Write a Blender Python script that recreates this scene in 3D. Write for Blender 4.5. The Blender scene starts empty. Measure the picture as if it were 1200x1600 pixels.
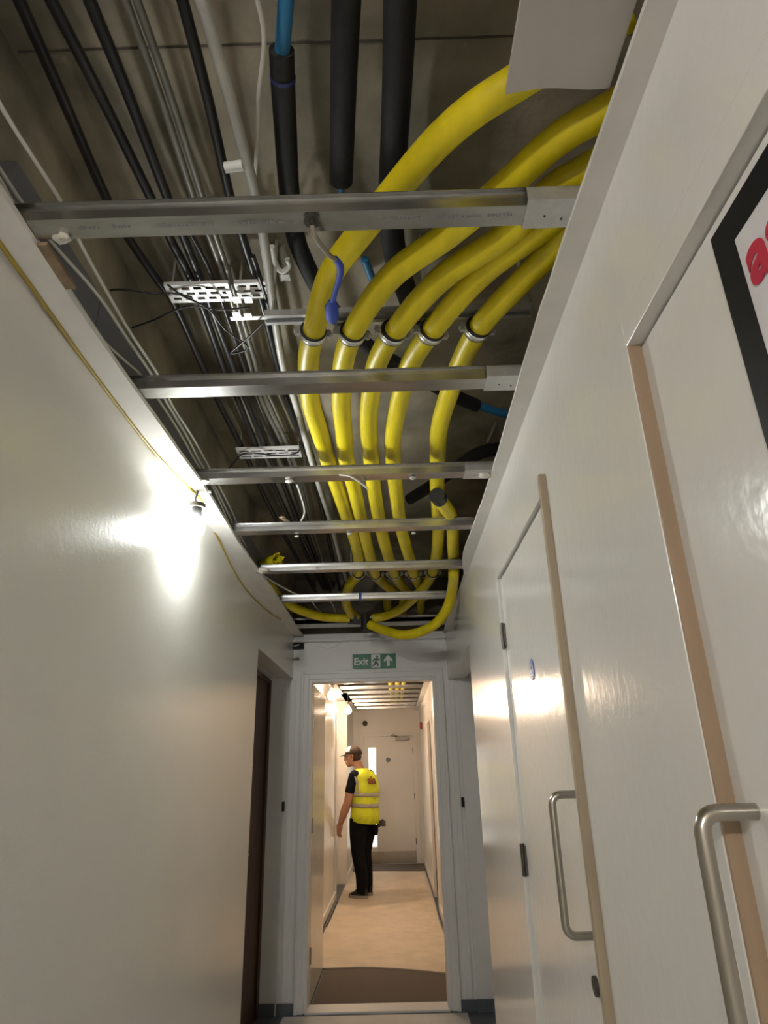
import bpy, bmesh, math, random
from mathutils import Vector, Matrix, Euler
random.seed(7)
S = bpy.context.scene
COL = S.collection

# ------------------------------------------------------------------ camera, world, exposure
FPX, YAW, PITCH, ROLL, EYE = 1009.26, -.0064, .3806, -.0253, 1.48
def cam_axes():
    f = Vector((math.sin(YAW)*math.cos(PITCH), math.cos(YAW)*math.cos(PITCH), math.sin(PITCH)))
    r = Vector((math.cos(YAW), -math.sin(YAW), 0)); u = r.cross(f)
    return f, math.cos(ROLL)*r+math.sin(ROLL)*u, -math.sin(ROLL)*r+math.cos(ROLL)*u
CF, CR, CU = cam_axes()
cam = bpy.data.cameras.new('camera'); camo = bpy.data.objects.new('camera', cam); COL.objects.link(camo)
cam.sensor_fit = 'HORIZONTAL'; cam.sensor_width = 36; cam.lens = FPX/1200*36; cam.clip_start = .02
M4 = Matrix((CR, CU, -CF)).transposed().to_4x4(); M4.translation = (0, 0, EYE)
camo.matrix_world = M4
S.camera = camo
w = bpy.data.worlds.new('world'); S.world = w; w.use_nodes = True
w.node_tree.nodes['Background'].inputs[0].default_value = (.9, .93, 1, 1)
w.node_tree.nodes['Background'].inputs[1].default_value = .05
S.view_settings.view_transform = 'Standard'; S.view_settings.look = 'None'
S.view_settings.gamma = 1; S.view_settings.use_curve_mapping = False
S.view_settings.exposure = 1.22
NEAR_COL, NEAR_W = (.98, 1, .97), 140      # bulb ahead on the left wall
BACK_COL, BACK_W = (1, .93, .86), 520       # added unseen bulb behind the camera, brightens the near corridor
FAR_COL, FAR_W = (1, .72, .50), 190         # bulbs beyond the door

def at(x, y, z=None, Y=None, X=None):
    """world point seen at pixel x,y on the plane z=, Y= or X="""
    d = CF+CR*((x-600)/FPX)+CU*((800-y)/FPX)
    if z is not None: t = (z-EYE)/d.z
    elif Y is not None: t = Y/d.y
    else: t = X/d.x
    return Vector((0, 0, EYE))+d*t

# ------------------------------------------------------------------ materials
def mat(name, col, rough=.5, metal=0, noise=None, bump=None, spec=.5, emit=None, coat=0, alt=None, stretch=(1, 1, 1), detail=6):
    m = bpy.data.materials.new(name); m.use_nodes = True
    n = m.node_tree.nodes; l = m.node_tree.links; b = n['Principled BSDF']
    b.inputs['Base Color'].default_value = (*col, 1); b.inputs['Roughness'].default_value = rough
    b.inputs['Metallic'].default_value = metal; b.inputs['Specular IOR Level'].default_value = spec
    b.inputs['Coat Weight'].default_value = coat; b.inputs['Coat Roughness'].default_value = .12
    if noise or bump:
        tc = n.new('ShaderNodeTexCoord'); mp = n.new('ShaderNodeMapping'); l.new(tc.outputs['Object'], mp.inputs[0])
        mp.inputs['Scale'].default_value = stretch
    if noise:
        t = n.new('ShaderNodeTexNoise'); t.inputs['Scale'].default_value = noise[0]; t.inputs['Detail'].default_value = detail
        l.new(mp.outputs[0], t.inputs['Vector'])
        r = n.new('ShaderNodeValToRGB'); l.new(t.outputs['Fac'], r.inputs[0])
        a = alt if alt else tuple(c*(1-noise[1]) for c in col)
        r.color_ramp.elements[0].position = .35; r.color_ramp.elements[1].position = .65
        r.color_ramp.elements[0].color = (*a, 1); r.color_ramp.elements[1].color = (*col, 1)
        l.new(r.outputs[0], b.inputs['Base Color'])
    if bump:
        t2 = n.new('ShaderNodeTexNoise'); t2.inputs['Scale'].default_value = bump[0]; t2.inputs['Detail'].default_value = 3
        l.new(mp.outputs[0], t2.inputs['Vector'])
        bp = n.new('ShaderNodeBump'); bp.inputs['Strength'].default_value = bump[1]; bp.inputs['Distance'].default_value = bump[2]
        l.new(t2.outputs['Fac'], bp.inputs['Height']); l.new(bp.outputs[0], b.inputs['Normal'])
    if emit:
        b.inputs['Emission Color'].default_value = (*emit[0], 1); b.inputs['Emission Strength'].default_value = emit[1]
    return m
PAINT = mat('gloss_cream_wall_paint', (.76, .75, .71), .24, bump=(60, .15, .003), noise=(1.3, .05))
PAINT_R = mat('gloss_white_joinery_paint', (.80, .79, .76), .17, bump=(30, .20, .004), noise=(1.6, .04))
PAINT_E = mat('white_satin_paint', (.82, .82, .81), .32, bump=(30, .12, .003), noise=(2, .06))
PAINT_F = mat('cream_paint_far', (.76, .74, .70), .35, bump=(40, .12, .003), noise=(1.2, .06))
BOARD = mat('painted_plasterboard', (.78, .76, .72), .65, noise=(9, .08), bump=(60, .2, .002))
CONC = mat('concrete_soffit', (.42, .375, .28), .85, noise=(3.4, .5), bump=(18, .5, .01), detail=10)
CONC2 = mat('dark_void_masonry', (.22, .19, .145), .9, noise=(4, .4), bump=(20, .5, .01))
GALV = mat('galvanised_steel', (.50, .50, .485), .27, metal=1, noise=(26, .22), bump=(60, .1, .001), stretch=(.3, 1, 1))
GALV2 = mat('galvanised_bracket', (.62, .63, .63), .4, metal=.7, noise=(30, .15))
YEL = mat('yellow_plastic_duct', (.80, .66, .012), .42, noise=(14, .22), bump=(120, .15, .001), stretch=(1, .25, 1))
YEL_IN = mat('yellow_pipe_inside', (.62, .50, .01), .6)
BLK = mat('black_lagging_foam', (.012, .012, .014), .75, noise=(30, .3), bump=(80, .4, .003))
CABLE = mat('black_cable_sheath', (.02, .02, .022), .35, noise=(20, .3))
GREYC = mat('grey_conduit', (.60, .60, .57), .4, noise=(9, .2))
GREYD = mat('dim_steel_conduit', (.30, .29, .26), .35, metal=.5, noise=(9, .25))
WHITEC = mat('white_cable_sheath', (.68, .67, .62), .45)
BLUE = mat('blue_water_pipe', (.03, .19, .40), .4, noise=(12, .15))
BLUES = mat('blue_strap', (.02, .06, .42), .6)
RUB = mat('black_rubber', (.012, .012, .012), .6)
ZINC = mat('zinc_clamp', (.75, .75, .74), .3, metal=.8)
TRAY = mat('white_metal_tray', (.78, .78, .77), .4, metal=.2)
TRUNK = mat('grey_plastic_trunking', (.20, .20, .225), .5, noise=(3, .12))
TAPE = mat('yellow_brown_tape', (.42, .30, .03), .5, noise=(12, .3))
WOOD = mat('bare_hardwood_edge', (.39, .28, .185), .55, noise=(14, .16), stretch=(2, 2, .25), bump=(50, .15, .002))
WOODA = mat('pale_primed_wood', (.43, .35, .25), .55, noise=(14, .14), stretch=(2, 2, .25))
STEEL = mat('satin_stainless_steel', (.46, .43, .38), .28, metal=1, noise=(40, .1), stretch=(1, 1, .2))
DARKM = mat('dark_bronze_metal', (.10, .09, .08), .4, metal=.7)
BROWN = mat('dark_brown_varnished_wood', (.085, .038, .02), .5, spec=.2, noise=(10, .5), stretch=(3, 3, .3))
GREEN = mat('exit_sign_green', (.0, .16, .075), .35)
WHT = mat('sign_white', (.78, .80, .78), .4)
RED = mat('poster_red_ink', (.52, .02, .06), .45)
BLACKP = mat('poster_black_border', (.006, .006, .007), .5, spec=.2)
SIGNB = mat('blue_disc', (.02, .11, .42), .35)
FLOORP = mat('white_floor_protection', (.68, .68, .66), .6, noise=(4, .15))
SHEET = mat('beige_floor_sheet', (.72, .62, .49), .7, noise=(5, .12), bump=(9, .5, .02))
MATG = mat('grey_brown_carpet_mat', (.17, .14, .12), .95, noise=(160, .35), bump=(300, .6, .003))
VINYL = mat('dark_blue_grey_vinyl', (.10, .115, .135), .5)
TANB = mat('torn_brown_paper', (.30, .21, .13), .9, noise=(20, .3))
PLAST = mat('plaster_crumb', (.62, .59, .52), .9, noise=(60, .3))
def bulbmat(name, c, s):
    return mat(name, (1, 1, 1), .3, emit=(c, s))
B_NEAR = bulbmat('bulb_glass_white', NEAR_COL, NEAR_W)
B_BACK = bulbmat('added_bulb_glass', BACK_COL, BACK_W)
B_FAR = bulbmat('bulb_glass_warm', FAR_COL, FAR_W)
B_DIM = bulbmat('lit_window_glass', (1, .95, .86), 2.2)

# ------------------------------------------------------------------ mesh helpers
class MB:
    def __init__(s): s.v = []; s.f = []; s.sm = []
    def add(s, vs, fs, smooth=False):
        k = len(s.v); s.v += [Vector(v) for v in vs]
        for f in fs: s.f.append([i+k for i in f]); s.sm.append(smooth)
        return s
    def box(s, x0, x1, y0, y1, z0, z1):
        vs = [(x, y, z) for x in (x0, x1) for y in (y0, y1) for z in (z0, z1)]
        return s.add(vs, [(0, 1, 3, 2), (4, 6, 7, 5), (0, 4, 5, 1), (2, 3, 7, 6), (0, 2, 6, 4), (1, 5, 7, 3)])
    def prism(s, pts, axis, a, b):
        """extrude a 2D outline along an axis"""
        def P(p, t):
            return {'x': (t, p[0], p[1]), 'y': (p[0], t, p[1]), 'z': (p[0], p[1], t)}[axis]
        n = len(pts)
        return s.add([P(p, a) for p in pts]+[P(p, b) for p in pts],
                     [tuple(range(n-1, -1, -1)), tuple(range(n, 2*n))]+[(i, (i+1) % n, (i+1) % n+n, i+n) for i in range(n)])
    def tube(s, pts, r, n=12, cap=True, sub=1, ry=None):
        pts = [Vector(p) for p in pts]
        if not isinstance(r, (list, tuple)): r = [r]*len(pts)
        if sub > 1: pts, r = smooth_path(pts, list(r), sub)
        T = []
        for i in range(len(pts)):
            a = pts[max(i-1, 0)]; b = pts[min(i+1, len(pts)-1)]; T.append((b-a).normalized())
        up = Vector((0, 0, 1)) if abs(T[0].z) < .9 else Vector((0, 1, 0))
        N = (up-T[0]*up.dot(T[0])).normalized(); rings = []
        for i, p in enumerate(pts):
            N = (N-T[i]*N.dot(T[i])).normalized(); B = T[i].cross(N)
            k = (ry or 1)
            rings.append([p+(N*math.cos(2*math.pi*j/n)*k+B*math.sin(2*math.pi*j/n))*r[i] for j in range(n)])
        vs = [q for R in rings for q in R]; fs = []
        for i in range(len(pts)-1):
            for j in range(n): fs.append((i*n+j, i*n+(j+1) % n, (i+1)*n+(j+1) % n, (i+1)*n+j))
        s.add(vs, fs, True)
        if cap:
            s.add(rings[0], [tuple(range(n-1, -1, -1))]); s.add(rings[-1], [tuple(range(n))])
        return s
    def cyl(s, a, b, r, n=16, r2=None): return s.tube([a, b], [r, r if r2 is None else r2], n)
    def loft(s, rings, n=20, cap=True, pw=2.0):
        """rings: (cx, cy, cz, rx, ry, tilt) horizontal ellipses"""
        R = []
        for (cx, cy, cz, rx, ry, *t) in rings:
            t = t[0] if t else 0
            R.append([])
            for j in range(n):
                a = 2*math.pi*j/n; c, q = math.cos(a), math.sin(a)
                x = math.copysign(abs(c)**(2/pw), c)*rx; y = math.copysign(abs(q)**(2/pw), q)*ry
                R[-1].append(Vector((cx+x, cy+y, cz+t*y)))
        fs = []
        for i in range(len(R)-1):
            for j in range(n): fs.append((i*n+j, i*n+(j+1) % n, (i+1)*n+(j+1) % n, (i+1)*n+j))
        s.add([q for r in R for q in r], fs, True)
        if cap: s.add(R[0], [tuple(range(n-1, -1, -1))]); s.add(R[-1], [tuple(range(n))])
        return s
    def sphere(s, c, r, nu=20, nv=12, f=None):
        c = Vector(c); vs = []; fs = []
        if not isinstance(r, (tuple, list)): r = (r, r, r)
        for i in range(nv+1):
            th = math.pi*i/nv
            for j in range(nu):
                ph = 2*math.pi*j/nu
                p = Vector((math.sin(th)*math.cos(ph), math.sin(th)*math.sin(ph), math.cos(th)))
                if f: p = f(p)
                vs.append(c+Vector((p.x*r[0], p.y*r[1], p.z*r[2])))
        for i in range(nv):
            for j in range(nu): fs.append((i*nu+j, (i+1)*nu+j, (i+1)*nu+(j+1) % nu, i*nu+(j+1) % nu))
        return s.add(vs, fs, True)
    def build(s, name, m, parent=None, bevel=0, weld=False):
        me = bpy.data.meshes.new(name); off = parent_loc(parent)
        me.from_pydata([v-off for v in s.v], [], s.f)
        me.polygons.foreach_set('use_smooth', s.sm); me.update()
        bm = bmesh.new(); bm.from_mesh(me)
        bmesh.ops.remove_doubles(bm, verts=bm.verts, dist=1e-5) if weld else None
        bmesh.ops.recalc_face_normals(bm, faces=bm.faces); bm.to_mesh(me); bm.free()
        o = bpy.data.objects.new(name, me); COL.objects.link(o); me.materials.append(m)
        if parent: o.parent = parent
        if bevel:
            b = o.modifiers.new('bevel', 'BEVEL'); b.width = bevel; b.segments = 2; b.limit_method = 'ANGLE'
        return o
def parent_loc(p):
    v = Vector((0, 0, 0))
    while p: v += p.location; p = p.parent
    return v
def smooth_path(p, r, n):
    out = []; ro = []
    for i in range(len(p)-1):
        a = p[i-1] if i else p[0]*2-p[1]; b, c = p[i], p[i+1]; d = p[i+2] if i+2 < len(p) else p[-1]*2-p[-2]
        for k in range(n):
            t = k/n
            out.append(.5*((2*b)+(c-a)*t+(2*a-5*b+4*c-d)*t*t+(3*b-a-3*c+d)*t**3)); ro.append(r[i]*(1-t)+r[i+1]*t)
    return out+[p[-1]], ro+[r[-1]]
def tag(o, label, cat, group=None, kind=None):
    o['label'] = label; o['category'] = cat
    if group: o['group'] = group
    if kind: o['kind'] = kind
    return o
def thing(name, label, cat, loc, group=None, kind=None):
    o = bpy.data.objects.new(name, None); COL.objects.link(o); o.location = loc; o.empty_display_size = .05
    return tag(o, label, cat, group, kind)
def struct(name, mb, m, **k):
    o = mb.build(name, m, **k); o['kind'] = 'structure'; return o
def estruct(name, loc):
    o = bpy.data.objects.new(name, None); COL.objects.link(o); o.location = loc; o['kind'] = 'structure'; return o
def text_mesh(name, body, size, m, parent, origin, xdir, ydir, bold=.0, extr=.0006):
    cu = bpy.data.curves.new(name, 'FONT'); cu.body = body; cu.size = size; cu.offset = bold; cu.extrude = extr
    to = bpy.data.objects.new('tmp', cu); COL.objects.link(to)
    dg = bpy.context.evaluated_depsgraph_get(); me = bpy.data.meshes.new_from_object(to.evaluated_get(dg))
    bpy.data.objects.remove(to)
    X, Yd = Vector(xdir), Vector(ydir); Z = X.cross(Yd); off = parent_loc(parent)
    for v in me.vertices: v.co = Vector(origin)-off+X*v.co.x+Yd*v.co.y+Z*v.co.z
    me.materials.clear(); me.materials.append(m)
    o = bpy.data.objects.new(name, me); COL.objects.link(o); o.parent = parent
    return o

# ------------------------------------------------------------------ the building
XL, XR, EL, ER, D, ZC, ZS = -.781, .434, -.70, .383, 5.18, 2.496, 2.96
YB = -3.2
struct('floor', MB().box(-1.3, 1.2, YB-.1, 13.5, -.1, 0), VINYL)
struct('ceiling', MB().box(-1.3, 1.2, YB-.1, 13.5, ZS, ZS+.15), CONC)
q = at(120, 78, z=ZS)
struct('trim_14', MB().box(XL, .8, q.y-.003, q.y+.002, ZS-.0015, ZS+.001), mat('soffit_joint', (.10, .085, .065), .9))
# left wall with a side recess before the end screen
wl = MB().box(XL-.12, XL, YB, 3.80, 0, ZC).box(XL-.12, XL, 3.80, D, 2.165, ZC)
struct('wall_left', wl, PAINT)
struct('wall_left_upper', MB().box(XL-.14, XL-.012, YB, 12.5, ZC+.001, ZS), CONC)
struct('wall_left_recess', MB().box(-1.12, -1.0, 3.68, D, 0, 2.3).box(-1.0, XL-.12, 3.68, 3.80, 0, 2.165).box(-1.0, XL-.12, 3.80, D, 2.165, 2.3), PAINT_E)
# right wall with openings for the two riser doors
AY0, AY1, AZ = 1.638, 2.53, 2.187
BY0, BY1, BZ = .03, .963, 2.168
wr = MB()
wr.box(XR, XR+.13, YB, BY0, 0, ZC).box(XR, XR+.13, BY0, BY1, BZ, ZC).box(XR, XR+.13, BY1, AY0, 0, ZC)
wr.box(XR, XR+.13, AY0, AY1, AZ, ZC).box(XR, XR+.13, AY1, 3.65, 0, ZC).box(XR, XR+.13, 3.65, D, 2.13, ZC)
struct('wall_right', wr, PAINT_R)
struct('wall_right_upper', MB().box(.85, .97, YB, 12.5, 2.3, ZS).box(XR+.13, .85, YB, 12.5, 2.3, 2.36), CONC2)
struct('wall_right_recess', MB().box(.75, .85, 3.6, D, 0, 2.3).box(XR+.13, .75, 3.6, 3.65, 0, 2.3), PAINT_E)
struct('wall_back', MB().box(-1.1, 1.0, YB-.1, YB, 0, ZS), PAINT)
# plasterboard margins left of the cut-out ceiling, with torn edges
def margin(name, xw, xe, amp, seed, far=0):
    rnd = random.Random(seed); n = 90; mb = MB(); y0, y1 = YB, D-.01
    e = []; w_ = 0
    for i in range(n+1):
        w_ = w_*.7+rnd.uniform(-1, 1)*amp*.6; e.append(xe+w_+(amp*1.5*math.sin(i*.35)))
    ys = [y0+(y1-y0)*i/n for i in range(n+1)]
    e = [v+far*min(1, max(0, (y-3.2)/.3)) for v, y in zip(e, ys)]
    for z in (ZC-.006, ZC+.006): mb.add([], [])
    vs = []; fs = []
    for i in range(n+1):
        vs += [(xw, ys[i], ZC-.007), (e[i], ys[i], ZC-.007), (xw, ys[i], ZC+.006), (e[i]+amp*.3, ys[i], ZC+.006)]
    for i in range(n):
        a, b = 4*i, 4*i+4
        fs += [(a, a+1, b+1, b), (a+2, b+2, b+3, a+3), (a+1, a+3, b+3, b+1), (a, b, b+2, a+2)]
    fs += [(0, 2, 3, 1), (4*n, 4*n+1, 4*n+3, 4*n+2)]
    mb.add(vs, fs)
    return struct(name, mb, BOARD)
margin('trim_1', XL, EL, .0035, 3)
margin('trim_2', XR, ER, .003, 5, .032)

# the end screen with its door frame
JL, JR, JT = -.639, .320, 2.142
es = MB()
es.box(-.83, JL, D, D+.10, 0, 2.51).box(JR, .50, D, D+.10, 0, 2.51).box(JL, JR, D, D+.10, JT, 2.51)
es.box(-1.0, -.83, D-.03, D+.1, 0, 2.3).box(.50, .75, D-.03, D+.1, 0, 2.3)
struct('wall_front', es, PAINT_E)
struct('wall_front_upper', MB().box(-.79, .85, D+.01, D+.09, 2.515, ZS), CONC2)  # added above the screen to shut out warm light from beyond
arch = MB()
def archi(mb, o0, o1, t, y0, y1, i):
    # left leg, right leg, head around the opening, i = reveal
    mb.box(JL-o1, JL-o0, y0, y1, 0, JT+o1).box(JR+o0, JR+o1, y0, y1, 0, JT+o1).box(JL-o0, JR+o0, y0, y1, JT+o0, JT+o1)
archi(arch, .012, .070, 0, D-.016, D+.001, 0)
archi(arch, .052, .074, 0, D-.024, D-.01, 0)
archi(arch, -.012, .014, 0, D-.006, D+.11, 0)
struct('trim_3', arch, PAINT_E, bevel=.003)
struct('trim_4', MB().box(JR+.115, JR+.155, D-.012, D+.001, .07, 2.13).box(JL-.155, JL-.115, D-.012, D+.001, .07, 2.16), PAINT_E, bevel=.002)
struct('baseboard_left', MB().box(-.99, -.835, D-.05, D-.031, 0, .07).box(-.83, JL-.075, D-.02, D-.001, 0, .06), VINYL)
struct('baseboard_right', MB().box(.50, .74, D-.05, D-.031, 0, .07).box(JR+.075, .499, D-.02, D-.001, 0, .06), VINYL)
struct('trim_5', MB().box(JL-.0, JR, D-.03, D+.13, .0, .016), PAINT_E, bevel=.003)
struct('trim_6', MB().box(-.78, .43, 4.735, 4.90, 2.502, 2.53).box(-.78, .43, 4.735, 4.75, 2.502, 2.545), GALV2)
struct('trim_7', MB().box(-.78, .43, 5.10, D-.001, 2.44, 2.452), PAINT_E)

# dark brown door in the left recess
d = estruct('door_1', (-.995, 4.6, 0))
MB().box(-1.0, -.955, 4.12, 5.06, 0.004, 2.12).build('door_leaf', BROWN, d, bevel=.003)
MB().box(-1.0, -.94, 5.06, 5.145, 0, 2.15).box(-1.0, -.94, 4.04, 4.12, 0, 2.15).box(-1.0, -.94, 4.12, 5.06, 2.12, 2.15).build('door_frame', BROWN, d, bevel=.003)
MB().cyl((-.955, 4.25, 1.03), (-.90, 4.25, 1.03), .011).cyl((-.905, 4.25, 1.03), (-.905, 4.37, 1.03), .010).build('door_handle', STEEL, d)

def pull_handle(par, x, y, z0, z1, out, r, dy=0):
    mb = MB(); k = .022
    P = [(x, y, z0), (x-out+k, y, z0)]
    for a in range(1, 6):
        t = a/5*math.pi/2; P.append((x-out+k-k*math.sin(t), y, z0+k-k*math.cos(t)))
    Q = [(p[0], p[1], z0+z1-p[2]) for p in reversed(P)]
    mb.tube(P+Q, r, 16)
    mb.build('door_handle', STEEL, par)
# riser door A, far one
d = estruct('door_2', (XR, AY1, 0))
MB().box(XR+.010, XR+.05, AY0+.004, AY1-.008, .01, AZ-.008).build('door_leaf', PAINT_R, d, bevel=.002)
for z in (1.955, 1.183, .25):
    h = MB().cyl((XR-.001, AY1-.012, z-.05), (XR-.001, AY1-.012, z+.05), .008, 10); h.box(XR+.002, XR+.0095, AY1-.03, AY1-.004, z-.045, z+.045)
    h.build('hinge', DARKM, d)
q = at(900, 1241, X=XR+.01); q2 = at(929, 1463, X=XR+.01)
pull_handle(d, XR+.010, (q.y+q2.y)/2, q2.z, q.z, .062, .0095)
q = at(929, 1541, X=XR+.004)
MB().cyl((XR+.012, q.y, q.z), (XR+.003, q.y, q.z), .020, 24).build('lock_cylinder', DARKM, d)
MB().box(XR-.019, XR+.001, 1.612, 1.634, 0, 2.225).build('edge_strip', WOODA, d, bevel=.002)
# riser door B, near one, set back behind its bare wood lipping
d = estruct('door_3', (XR, BY1, 0))
MB().box(XR+.022, XR+.064, BY0+.004, BY1-.003, .01, BZ-.004).build('door_leaf', PAINT_R, d, bevel=.002)
MB().box(XR-.001, XR+.022, BY1-.006, BY1+.0, .0, BZ-.001).build('edge_strip', WOOD, d)
q = at(1181, 1268, X=XR+.022)
pull_handle(d, XR+.022, q.y, q.z-.32, q.z, .072, .0105)
MB().box(XR-.004, XR+.012, BY1+.025, BY1+.030, .9, 1.35).build('strike_plate', PAINT_R, d)
# raised lining strip around door B
struct('trim_8', MB().box(XR-.003, XR+.001, BY1+.0, BY1+.055, 0, BZ+.055).box(XR-.003, XR+.001, BY0, BY1, BZ, BZ+.055), PAINT_R, bevel=.0015)
struct('trim_9', MB().box(XR-.003, XR+.001, AY1, AY1+.05, 0, AZ+.05).box(XR-.003, XR+.001, 1.638, AY1, AZ, AZ+.05), PAINT_R, bevel=.0015)
# latch keeps on the end screen
for x, n in ((-.822, 'left'), (.487, 'right')):
    k = thing('latch_keep', 'small black latch keep on the %s-hand pilaster of the end doorway' % n, 'latch', (x, D-.03, 1.25), 'latch keeps')
    MB().box(x-.007, x+.007, D-.045, D-.0305 if abs(x) > .83 else D-.0005, 1.222, 1.285).build('keep_plate', BLACKP, k)

# ------------------------------------------------------------------ beyond the doorway
FY = 12.32
XLF, XRF = -.79, .465
wf = MB().box(-.95, XLF, D+.10, 9.3, 0, ZC).box(-1.1, -1.0, 9.3, 10.4, 0, ZC).box(-1.0, -.95, 9.28, 9.3, 0, ZC).box(-1.0, -.735, 10.4, FY, 0, ZC)
struct('wall_left_far', wf, PAINT_F)
struct('wall_right_far', MB().box(XRF, XRF+.12, D+.1, 8.35, 0, ZC).box(XRF, XRF+.12, 8.35, 9.25, 2.05, ZC).box(XRF, XRF+.12, 9.25, FY, 0, ZC).box(XRF+.12, XRF+.2, 8.3, 9.3, 0, 2.1), PAINT_F)
struct('wall_far', MB().box(-1.1, -.56, FY, FY+.1, 0, 2.5).box(.34, .9, FY, FY+.1, 0, 2.5).box(-.56, .34, FY, FY+.1, 2.06, 2.5).box(-1.3, 1.2, FY+.9, FY+1, 0, 3).box(-1.1, .9, FY, FY+.1, 2.5, ZS), PAINT_F)
fa = MB().box(-.62, -.55, FY-.02, FY, 0, 2.11).box(.335, .40, FY-.02, FY, 0, 2.11).box(-.55, .335, FY-.02, FY, 2.05, 2.11)
struct('trim_10', fa, PAINT_F, bevel=.003)
struct('trim_11', MB().box(XRF-.018, XRF, 8.27, 8.35, 0, 2.13).box(XRF-.018, XRF, 9.25, 9.33, 0, 2.13).box(XRF-.018, XRF, 8.35, 9.25, 2.05, 2.13), PAINT_F, bevel=.003)
struct('trim_12', MB().box(-.735, -.715, 10.40, 10.48, 0, ZC).box(-.79, -.772, 9.20, 9.30, 0, 2.3), PAINT_F, bevel=.003)
struct('trim_13', MB().box(XLF, XLF+.09, D+.1, 9.3, ZC-.006, ZC+.006).box(-.735, -.65, 9.3, FY, ZC-.006, ZC+.006).box(-1., -.65, 9.3, 10.4, ZC-.006, ZC+.006).box(XRF-.07, XRF, D+.1, FY, ZC-.006, ZC+.006), BOARD)
struct('baseboard_left_far', MB().box(XLF, XLF+.018, D+.12, 9.2, 0, .10).box(-.735, -.717, 10.48, FY-.02, 0, .10), PAINT_F, bevel=.003)
struct('baseboard_right_far', MB().box(XRF-.018, XRF, D+.12, 8.27, 0, .10).box(XRF-.018, XRF, 9.33, FY-.02, 0, .10), PAINT_F, bevel=.003)
# far door
d = estruct('door_4', (0, FY, 0))
mb = MB(); y0, y1 = FY+.012, FY+.056
mb.box(-.55, -.465, y0, y1, .01, 2.05).box(-.335, .335, y0, y1, .01, 2.05).box(-.465, -.335, y0, y1, .01, .28).box(-.465, -.335, y0, y1, 1.86, 2.05)
mb.build('door_leaf', PAINT_F, d)
MB().box(-.463, -.337, y0+.018, y0+.026, .281, 1.859).build('vision_panel', B_DIM, d)
MB().box(-.48, -.32, y0-.004, y0-.0005, .21, .272).build('reflection_patch', WHT, d)  # white patch painted in as a reflection below the vision panel
MB().box(-.54, .325, y0-.004, y0-.0005, .02, .205).build('kick_plate', STEEL, d)
for z in (.35, 1.05, 1.80): MB().cyl((.333, y0-.006, z-.05), (.333, y0-.006, z+.05), .009, 8).build('hinge', DARKM, d)
cl = tag(MB().box(.03, .26, FY-.075, FY+.008, 1.975, 2.035).build('door_closer', GREYD, bevel=.006), 'grey overhead closer at the top of the far door', 'door closer')
MB().tube([(.06, FY-.05, 2.05), (-.06, FY-.10, 2.06), (.0, FY-.02, 2.085)], .008, 8).build('closer_arm', STEEL, cl)
tag(MB().cyl((-.115, y0-.0005, 1.655), (-.115, y0-.006, 1.655), .042, 24).build('door_sign', mat('grey_blue_disc', (.12, .16, .2), .4)), 'small round grey-blue sign on the far door', 'sign')
al = tag(MB().sphere((-.52, FY-.02, 2.28), (.045, .035, .045)).build('alarm_sounder', DARKM), 'small dark round alarm sounder on the wall above the far door', 'alarm')
tag(MB().box(XRF-.04, XRF-.0005, 11.0, 11.12, 2.09, 2.19).build('alarm_call_point', mat('dull_red_box', (.25, .05, .03), .5), bevel=.004), 'small reddish-brown box high on the right wall of the far corridor', 'call point')
# door in right far wall
d = estruct('door_5', (XRF, 8.8, 0))
MB().box(XRF+.05, XRF+.09, 8.36, 9.24, .01, 2.04).build('door_leaf', PAINT_F, d)
MB().box(XRF+.02, XRF+.048, 8.352, 8.38, .0, 2.048).box(XRF+.02, XRF+.048, 9.22, 9.248, .0, 2.048).build('door_stop', mat('dark_slit_strip', (.05, .04, .035), .7), d)  # dark strips down both sides of the leaf
# open door leaf folded back along the left wall
d = estruct('door_6', (JL+.02, D+.1, 0))
MB().box(-.668, -.625, D+.115, D+.115+.88, .012, 2.125).build('door_leaf', PAINT_R, d, bevel=.002)
for z in (1.85, 1.115, .30):
    h = MB().cyl((-.622, D+.108, z-.05), (-.622, D+.108, z+.05), .008, 10); h.box(-.662, -.628, D+.111, D+.1145, z-.05, z+.05)
    h.build('hinge', STEEL, d)
# floor coverings
def blob_sheet(name, front, back, x0, x1, t, m, z=0):
    n = 24; vs = []; fs = []
    for zz in (z, z+t):
        for i in range(n+1):
            x = x0+(x1-x0)*i/n; vs.append((x, front(i/n), zz)); vs.append((x, back(i/n), zz))
    k = 2*(n+1)
    for i in range(n):
        a = 2*i
        fs += [(a, a+1, a+3, a+2), (k+a, k+a+2, k+a+3, k+a+1), (a, a+2, k+a+2, k+a), (a+1, k+a+1, k+a+3, a+3)]
    fs += [(0, k, k+1, 1), (2*n, 2*n+1, k+2*n+1, k+2*n)]
    return MB().add(vs, fs).build(name, m)
tag(blob_sheet('floor_sheet', lambda t: -2.9, lambda t: D-.052+.0*t, -.775, .428, .003, FLOORP), 'pale protective sheet on the floor before the doorway sill', 'floor sheet')
tag(blob_sheet('carpet_mat', lambda t: D+.14, lambda t: 6.35+.12*math.sin(t*3)-.4*t, -.61, .44, .006, MATG), 'grey-brown carpet mat just inside the open doorway', 'mat', 'carpet mats')
tag(blob_sheet('floor_sheet', lambda t: 6.18+.03*math.sin(t*3.0)-.42*max(0, t-.35)**1.3, lambda t: 7.66-.03*t+.01*math.sin(t*9), -.745+.0, .43, .009, SHEET, .0062), 'beige protective floor sheet, nearer of two beyond the doorway', 'floor sheet', 'beige floor sheets')
tag(blob_sheet('floor_sheet', lambda t: 7.67-.03*t+.01*math.sin(t*9), lambda t: 11.62-.06*math.sin(t*3), -.735, .435, .008, SHEET, .0), 'beige protective floor sheet the worker stands on', 'floor sheet', 'beige floor sheets')
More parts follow.
